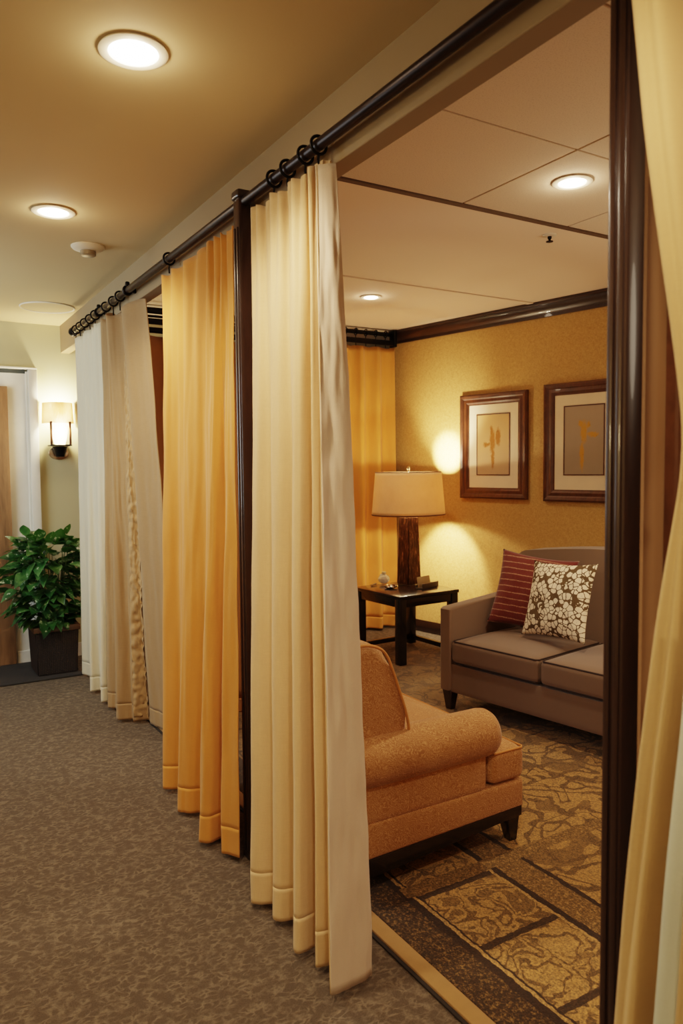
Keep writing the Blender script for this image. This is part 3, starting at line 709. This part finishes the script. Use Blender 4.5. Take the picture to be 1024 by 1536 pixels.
# ------------------------------------------------------------------ armchair
def armchair():
    root = thing('armchair', 'burnt orange patterned armchair with rolled arms on the rug', 'armchair', (1.6, 2.42, .014))
    Z = .0; y0, y1 = 1.99, 2.90
    prof = [(1.24, .128), (1.99, .148), (1.99, .25), (1.24, .25)]
    obj('base', prism(prof, y0+.026, y1-.026, 'XZ', .012), M['armchair'], root, world=True)
    for ya, yb in ((y0+.03, y0+.155), (y1-.155, y1-.03)):
        yc = (ya+yb)/2; out = -1 if ya < y0+.1 else 1
        a = obj('arm', rbox((.575, yb-ya, .20), .02, 10, c=(1.24+.5775/2, yc, .34)), M['armchair'], root, world=True)
        n = 18; pr = []
        r = .088; X0, X1 = 1.25, 1.865
        pr = [(.0001, X0), (r*.8, X0+.004), (r*.98, X0+.02)]
        for k in range(1, 8): pr.append((r*(1-.03*k/8+.02), X0+.02+(X1-X0-.08)*k/8))
        pr += [(r*.99, X1-.045), (r*.95, X1-.025), (r*.84, X1-.010), (r*.65, X1-.003), (r*.4, X1), (.0001, X1)]
        obj('roll', lathe(pr, 36, (0, yc+out*.018, .447), axis='X'), M['armchair'], a, world=True)
    # seat cushion, T-shaped at the front
    sy0, sy1 = y0+.158, y1-.158
    obj('seat_cushion', merge(rbox((.62, sy1-sy0, .13), .035, 12, (.022, 0), (1.66, (sy0+sy1)/2, .318)), rbox((.172, y1-y0-.05, .125), .03, 12, (.006, 0), (1.912, (y0+y1)/2, .316))), M['armchair'], root, world=True)
    bm = new(); z = .372
    merge(bm, tube([(1.845, y0+.032, z), (1.982, y0+.032, z), (1.992, y0+.042, z), (1.992, y1-.042, z), (1.982, y1-.032, z), (1.845, y1-.032, z)], .0045, 8))
    obj('piping', bm, M['chair_pipe'], root, world=True)
    prof = [(1.23, .36), (1.46, .38), (1.482, .44), (1.483, .52), (1.468, .60), (1.415, .75), (1.385, .81), (1.34, .838), (1.28, .845), (1.22, .84)]
    o = obj('back_cushion', prism(prof, y0+.05, y1-.05, 'XZ', .035, 5), M['armchair'], root, world=True)
    pp = [(x, y0+.055, z) for x, z in prof[1:]]
    obj('back_piping', tube([(p[0]-.004, p[1]-.008, p[2]-.004) for p in crm(pp, 40)], .005, 8), M['chair_pipe'], o, world=True)
    # wooden rail and legs
    prof = [(1.245, .06), (1.885, .108), (1.985, .112), (1.985, .150), (1.245, .129)]
    o = obj('rail', prism(prof, y0+.03, y1-.03, 'XZ', .004), M['espresso'], root, world=True)
    def leg(x, y, dx):
        b = bmesh.new(); lo = []; hi = []
        for (ax, ay) in ((-1, -1), (1, -1), (1, 1), (-1, 1)):
            lo.append(b.verts.new((x+dx+ax*.017, y+ay*.017, .0145))); hi.append(b.verts.new((x+ax*.03, y+ay*.03, .115)))
        for i in range(4): b.faces.new((lo[i], lo[(i+1) % 4], hi[(i+1) % 4], hi[i]))
        b.faces.new(lo[::-1]); b.faces.new(hi)
        bmesh.ops.bevel(b, geom=b.edges[:], offset=.003, segments=1, affect='EDGES')
        obj('leg', b, M['espresso'], root, world=True)
    for y in (y0+.062, y1-.062): leg(1.945, y, .012); leg(1.285, y, -.01)
armchair()

# ------------------------------------------------------------------ sofa (local: x along front to the right, y back, z up)
SO = Vector((2.70, 3.42, 0)); SA = math.atan2(-.987, .16)
SM = Matrix.Translation(SO) @ Matrix(((.16, .987, 0, 0), (-.987, .16, 0, 0), (0, 0, 1, 0), (0, 0, 0, 1)))
def sofa():
    root = thing('sofa', 'grey brown two seat sofa with dark piping against the gold wall', 'sofa', SO, SA)
    F = Matrix.Diagonal((1, 1, 1, 1))
    W = 1.37; AW = .085
    # local frame of the empty: x -> along front. y axis of a right-handed frame points to +n? (x cross y = z): check sign
    sgn = 1
    flip = Matrix.Diagonal((1, 1, 1, 1))
    def O(name, bm, mat, par=root, **k): return obj(name, bm, mat, par, **k)
    O('base', rbox((W-.004, .84, .17), .012, 8, c=(W/2, .43, .205)), M['sofa'])
    for x in (AW/2, W-AW/2):
        prof = [(.0, .13), (.86, .13), (.86, .66), (.6, .64), (.02, .612), (.0, .60)]
        O('arm', prism(prof, x-AW/2, x+AW/2, 'YZ', .018, 4), M['sofa'])
    n = 2; cw = (W-2*AW)/n
    for k in range(n):
        cx = AW+cw*(k+.5); c = O('seat_cushion', rbox((cw-.006, .62, .13), .028, 12, (.02, 0), (cx, .305, .362)), M['sofa'])
        bm = new(); h_ = cw/2-.012
        for z in (.421, .303):
            merge(bm, tube([(cx-h_, .58, z), (cx-h_, .018, z), (cx-h_+.012, .004, z), (cx+h_-.012, .004, z), (cx+h_, .018, z), (cx+h_, .58, z)], .0045, 8))
        O('piping', bm, M['sofa_pipe'], c)
    # arched back
    pts = [(-.005, .30)]
    for k in range(13): 
        a = PI-(PI/2)*k/12; pts.append((.10+.105*math.cos(a), .785+.105*math.sin(a)))
    for k in range(1, 20):
        u = k/20; pts.append((.10+(W-.2)*u, .89+.042*math.sin(PI*u)))
    for k in range(13):
        a = PI/2-(PI/2)*k/12; pts.append((W-.10+.105*math.cos(a), .785+.105*math.sin(a)))
    pts.append((W+.005, .30))
    b = prism(pts, .66, .86, 'XZ', .05, 5)
    for v in b.verts: v.co.y += (v.co.z-.3)*.13-.02
    O('backrest', b, M['sofa'])
    for x, y in ((.05, .04), (W-.05, .04), (.05, .80), (W-.05, .80)):
        b = bmesh.new(); lo = []; hi = []
        for (ax, ay) in ((-1, -1), (1, -1), (1, 1), (-1, 1)):
            lo.append(b.verts.new((x+ax*.02, y+ay*.02, .0145 if True else 0))); hi.append(b.verts.new((x+ax*.034, y+ay*.034, .13)))
        for i in range(4): b.faces.new((lo[i], lo[(i+1) % 4], hi[(i+1) % 4], hi[i]))
        b.faces.new(lo[::-1]); b.faces.new(hi); bmesh.ops.bevel(b, geom=b.edges[:], offset=.003, segments=1, affect='EDGES')
        O('leg', b, M['dark_wood'])
    return root
so = sofa()

def pillow(name, label, mat, size, th, Mw, seed=0, pipe=False):
    n = 36; b = bmesh.new(); F = []; B = []
    for j in range(n+1):
        rf = []; rb = []
        for i in range(n+1):
            u = -1+2*i/n; v = -1+2*j/n
            x = u*(1-.085*(1-abs(v)**2.2)); y = v*(1-.085*(1-abs(u)**2.2))
            t_ = th*((1-u*u)**.55)*((1-v*v)**.55)*(1+.12*noise.noise((u*1.7+seed, v*1.7, seed)))
            wr = .006*noise.noise((u*5, v*5, seed+7))*(1-max(abs(u), abs(v))**6)
            rf.append(b.verts.new((x*size/2, y*size/2, t_/2+wr))); rb.append(b.verts.new((x*size/2, y*size/2, -t_/2)) if 0 < i < n and 0 < j < n else rf[-1])
        F.append(rf); B.append(rb)
    for j in range(n):
        for i in range(n):
            b.faces.new((F[j][i], F[j][i+1], F[j+1][i+1], F[j+1][i]))
            q = (B[j][i], B[j+1][i], B[j+1][i+1], B[j][i+1])
            if len(set(q)) == 4:
                try: b.faces.new(q)
                except ValueError: pass
    o = obj(name, b, mat, None, angle=180); o.matrix_world = Mw; tag(o, label, 'cushion', 'throw cushions on the sofa'); return o
def place(s, n, z, yaw, lean, roll, size):
    """stand a cushion on the seat: s along the front, n towards the back"""
    ex = Vector((.16, -.987, 0)); en = Vector((.987, .16, 0)); ez = Vector((0, 0, 1))
    ry = Matrix.Rotation(R(yaw), 3, 'Z'); ex = ry @ ex; en = ry @ en
    up = (ez*math.cos(R(lean))+en*math.sin(R(lean))); zz = ex.cross(up)
    q = Matrix.Rotation(R(roll), 3, zz); ex = q @ ex; up = q @ up
    m = Matrix((ex, up, zz)).transposed().to_4x4()
    ez_ = Vector((0, 0, 1)); c = SO+Vector((.16*s+.987*n, -.987*s+.16*n, z)); c = c+up*(size/2)
    return Matrix.Translation(c) @ m
pillow('throw_cushion', 'dark red striped cushion propped in the sofa corner', M['red'], .455, .12, place(.32, .37, .470, 22, 21, -7, .455), 1)
pillow('throw_cushion', 'cream and brown floral cushion leaning on the red cushion', M['floral'], .43, .13, place(.585, .255, .478, -6, 18, 3, .43), 2)

# ------------------------------------------------------------------ end table, lamp and small things
TZ = .51
TN = Vector((3.03, 4.28)); TA = R(3); S_ = .56
def tp(a, b): return TN+Vector((math.cos(TA)*a-math.sin(TA)*b, math.sin(TA)*a+math.cos(TA)*b))
def table():
    root = thing('end_table', 'dark square end table between the gold drape and the sofa', 'table', (*TN, 0), TA)
    obj('table_top', box((0, 0, TZ-.026), (S_, S_, TZ), .004), M['espresso'], root)
    obj('apron', merge(merge(box((.012, .012, TZ-.085), (S_-.012, .032, TZ-.0265), .002), box((.012, .033, TZ-.085), (.032, S_-.033, TZ-.0265), .002)), merge(box((.012, S_-.032, TZ-.085), (S_-.012, S_-.012, TZ-.0265), .002), box((S_-.032, .033, TZ-.085), (S_-.012, S_-.033, TZ-.0265), .002))), M['espresso'], root)
    for a in (.006, S_-.066):
        for b in (.006, S_-.066): obj('leg', box((a, b, .0145 if b < .3 else .0145), (a+.06, b+.06, TZ-.0265), .004), M['espresso'], root)
    obj('stretcher', box((.066, S_-.05, .05), (S_-.066, S_-.02, .085), .003), M['espresso'], root)
    obj('stretcher', box((S_-.05, .066, .05), (S_-.02, S_-.066, .085), .003), M['espresso'], root)
table()
LX, LY = 3.44, 4.735
root = thing('table_lamp', 'lit table lamp with oval linen shade on the dark end table', 'lamp', (LX, LY, TZ), R(8))
b = bmesh.new(); rows = []
for z, hw in ((.001, .066), (.012, .068), (.30, .060), (.52, .054), (.535, .04)):
    rows.append([b.verts.new((sx_*hw, sy_*hw, z)) for sx_, sy_ in ((-1, -1), (1, -1), (1, 1), (-1, 1))])
for i in range(len(rows)-1):
    for k in range(4): b.faces.new((rows[i][k], rows[i][(k+1) % 4], rows[i+1][(k+1) % 4], rows[i+1][k]))
b.faces.new(rows[0][::-1]); b.faces.new(rows[-1]); bmesh.ops.bevel(b, geom=b.edges[:], offset=.005, segments=2, affect='EDGES')
obj('base', b, M['bronze'], root)
obj('neck', lathe([(.014, .53), (.014, .62), (.02, .625), (.02, .67), (.0001, .67)], 20), M['nickel'], root)
obj('bulb', lathe([(.014, .672), (.02, .69), (.034, .73), (.034, .755), (.02, .78), (.0001, .787)], 24), M['bulb'], root)
shade = obj('lamp_shade', lathe([(.300-.03*k/12, .540+.328*k/12) for k in range(13)], 72, sy=.88), M['shade'], root); solid(shade, .002)
obj('shade_trim', lathe([(.301, .537), (.303, .540), (.3025, .546), (.299, .546)], 72, sy=.88), M['shade_trim'], shade)
obj('shade_trim', lathe([(.268, .863), (.2715, .863), (.2715, .87), (.268, .87)], 72, sy=.88), M['shade_trim'], shade)
fin = obj('finial', lathe([(.004, .79), (.004, .865), (.012, .87), (.008, .882), (.014, .893), (.009, .908), (.0001, .912)], 18), M['silver'], root)
bm = new()
for a in (0, PI/2, PI, 3*PI/2): merge(bm, tube([(0, 0, .86), (.266*math.cos(a), .266*.88*math.sin(a), .862)], .0025, 6))
obj('spider', bm, M['nickel'], root)

light('table_lamp_upper', 'POINT', (LX, LY, TZ+.832), 14, (1, .80, .52), shadow_soft_size=.02)
light('table_lamp_lower', 'POINT', (LX+.06, LY+.02, TZ+.64), 14, (1, .80, .52), shadow_soft_size=.02)
for nm, off, z, e, size, blend, elev in (('added_hot', .03, .90, 260, 42, .9, 13), ('added_wide', .03, .90, 50, 74, .9, 39), ('added_low', .10, .525, 62, 74, .55, -46)):  # extra spots added at the lamp, aimed to shape the wall glow
    sp = light('table_lamp_'+nm, 'SPOT', (LX+.984*off, LY+.18*off, TZ+z), e, (1, .84, .60), spot_size=R(size), spot_blend=blend, shadow_soft_size=.012)
    ce = math.cos(R(elev)); sp.rotation_euler = (-Vector((.965*ce, .262*ce, math.sin(R(elev))))).to_track_quat('Z', 'Y').to_euler()
# crystal candle holder, crumpled foil dish, pen, card tray
cx, cy = 3.29, 4.86
root = thing('candle_holder', 'faceted crystal candle holder at the back of the end table', 'candle holder', (cx, cy, TZ))
b = bmesh.new(); bmesh.ops.create_icosphere(b, subdivisions=2, radius=.045)
rn = random.Random(3)
for v in b.verts: v.co *= rn.uniform(.86, 1.12); v.co.z = max(-.034, v.co.z*.9)
xf(b, Matrix.Translation((0, 0, .0355)))
obj('cup', b, M['crystal'], root, smooth=False)
obj('candle', lathe([(.016, .074), (.016, .09), (.0001, .092)], 18, close=True), m_plain('candle_wax', lin(240, 225, 195), .5), root)
b = bmesh.new(); bmesh.ops.create_icosphere(b, subdivisions=3, radius=.05)
for v in b.verts: v.co.z = max(-.3, v.co.z)*.35; v.co *= 1+.28*noise.noise(v.co*55)
lo = min(v.co.z for v in b.verts); xf(b, Matrix.Translation((3.19, 4.62, TZ-lo+.0008)))
tag(obj('foil_dish', b, M['silver'], None, False), 'small crumpled silver dish at the front of the end table', 'dish')
tag(obj('pen', tube([(3.13, 4.80, TZ+.0062), (3.21, 4.85, TZ+.0062)], .0055, 10), M['silver']), 'short silver pen lying beside the crystal holder', 'pen')
root = thing('card_tray', 'small dark tray holding a tan card beside the lamp base', 'card holder', (*tp(.42, .2), TZ), TA+R(14))
obj('tray', merge(box((-.10, -.03, .0005), (.10, .03, .01), .002), merge(box((-.10, -.034, .0005), (.10, -.026, .042), .002), box((-.10, .026, .0005), (.10, .034, .03), .002))), M['dark_card'], root)
o = obj('card', xf(box((-.095, -.003, .0), (.06, .003, .075), .001), Matrix.Translation((0, .012, .011)) @ Matrix.Rotation(R(-10), 4, 'X')), M['card'], root)

# ------------------------------------------------------------------ framed pictures
def picture(s0, W, z0, z1, label, art, wall='back'):
    c = wallp(s0+W/2, .0); H = z1-z0
    root = thing('framed_picture', label, 'picture', (c.x, c.y, z0), math.atan2(T.y, T.x) , 'framed pictures on the gold wall' if wall == 'back' else None)
    build_picture(root, W, H, art)
    return root
def build_picture(root, W, H, art):
    # local: x along the wall, -y towards the viewer, z up from the lower edge
    fw = .085
    def side(p0, p1, q0, q1):
        prof = [(0, .001), (0, .028), (.012, .034), (.03, .030), (.04, .022), (.062, .026), (.075, .016), (.085, .014), (.085, .001)]
        b = bmesh.new(); p0, p1, q0, q1 = map(Vector, (p0, p1, q0, q1)); r0 = []; r1 = []
        for a, d in prof:
            u = a/fw; A0 = p0.lerp(q0, u); A1 = p1.lerp(q1, u)
            r0.append(b.verts.new((A0.x, -d, A0.y))); r1.append(b.verts.new((A1.x, -d, A1.y)))
        for i in range(len(prof)-1): b.faces.new((r0[i], r0[i+1], r1[i+1], r1[i]))
        return b
    x0, x1 = -W/2, W/2; o = [(x0, 0), (x1, 0), (x1, H), (x0, H)]; q = [(x0+fw, fw), (x1-fw, fw), (x1-fw, H-fw), (x0+fw, H-fw)]
    bm = new()
    for k in range(4): merge(bm, side(o[k], o[(k+1) % 4], q[k], q[(k+1) % 4]))
    obj('frame', bm, M['frame_wood'], root, angle=25)
    obj('mat_board', box((x0+.06, -.012, .06), (x1-.06, -.002, H-.06)), M['mat_board'], root)
    iw, ih = W*.50, H*.585; cz = H*.515
    bm = new(); g = .008
    for lo, hi in (((-iw/2, cz-ih/2), (iw/2, cz-ih/2+g)), ((-iw/2, cz+ih/2-g), (iw/2, cz+ih/2)), ((-iw/2, cz-ih/2+g), (-iw/2+g, cz+ih/2-g)), ((iw/2-g, cz-ih/2+g), (iw/2, cz+ih/2-g))):
        add_box(bm, (lo[0], -.0165, lo[1]), (hi[0], -.0125, hi[1]))
    obj('inner_border', bm, M['frame_wood'], root)
    obj('print', box((-iw/2+g, -.0145, cz-ih/2+g), (iw/2-g, -.0125, cz+ih/2-g)), M[art], root)
picture(.745, .635, 1.165, 1.98, 'framed gold abstract print on the wall above the lamp side', 'art_a')
picture(1.525, .635, 1.16, 2.0, 'framed abstract print on grey ground above the sofa, partly behind the post', 'art_b')
root = thing('framed_picture', 'dark framed picture edge glimpsed on the tan wall behind the tied curtain', 'picture', (1.53, .884, 1.15), 0)
build_picture(root, .62, .80, 'art_b')

# ------------------------------------------------------------------ extra light, world, camera
light('hall_fill', 'POINT', (-2.1, 2.2, 1.9), 26, (1, .74, .42), shadow_soft_size=.1)  # unseen point lights added to brighten the corridor ceiling
light('hall_fill', 'POINT', (-2.1, -.3, 1.9), 28, (1, .78, .52), shadow_soft_size=.1)
a = light('far_corridor_daylight', 'AREA', (-.9, 4.7, 1.9), 34, (.80, .92, 1.0), shape='RECTANGLE', size=1.0, size_y=1.4)  # area lamp added for the cool daylight on the pale curtain
a.rotation_euler = Vector((-1, -.15, .12)).to_track_quat('Z', 'Y').to_euler()
light('room_fill', 'POINT', (3.3, 1.6, 1.5), 26, (1, .82, .6), shadow_soft_size=.3)
light('next_bay', 'POINT', (2.3, -.4, 2.1), 14, (1, .82, .6), shadow_soft_size=.3)
w = bpy.data.worlds.new('world'); sc.world = w; w.use_nodes = True
w.node_tree.nodes['Background'].inputs[0].default_value = (1, .85, .68, 1); w.node_tree.nodes['Background'].inputs[1].default_value = .05

cam = bpy.data.cameras.new('camera'); co = bpy.data.objects.new('camera', cam); C.objects.link(co)
cam.sensor_fit = 'VERTICAL'; cam.sensor_height = 36; cam.lens = 36*1130/1536; cam.clip_start = .02
yaw, pitch, roll = R(30.9), R(3.4), R(.55)
f = Vector((math.cos(pitch)*math.sin(yaw), math.cos(pitch)*math.cos(yaw), -math.sin(pitch)))
r0 = Vector((math.cos(yaw), -math.sin(yaw), 0)); u0 = r0.cross(f)
rt = r0*math.cos(roll)-u0*math.sin(roll); up = r0*math.sin(roll)+u0*math.cos(roll)
co.matrix_world = Matrix.Translation((0, 0, 1.42)) @ Matrix((rt, up, -f)).transposed().to_4x4()
cam.dof.use_dof = True; cam.dof.focus_distance = 3.2; cam.dof.aperture_fstop = 4.5
sc.camera = co
sc.view_settings.view_transform = 'Filmic'; sc.view_settings.look = 'Medium High Contrast'; sc.view_settings.exposure = 0.12
sc.cycles.use_denoising = True
sc.cycles.max_bounces = 8; sc.cycles.sample_clamp_indirect = 6
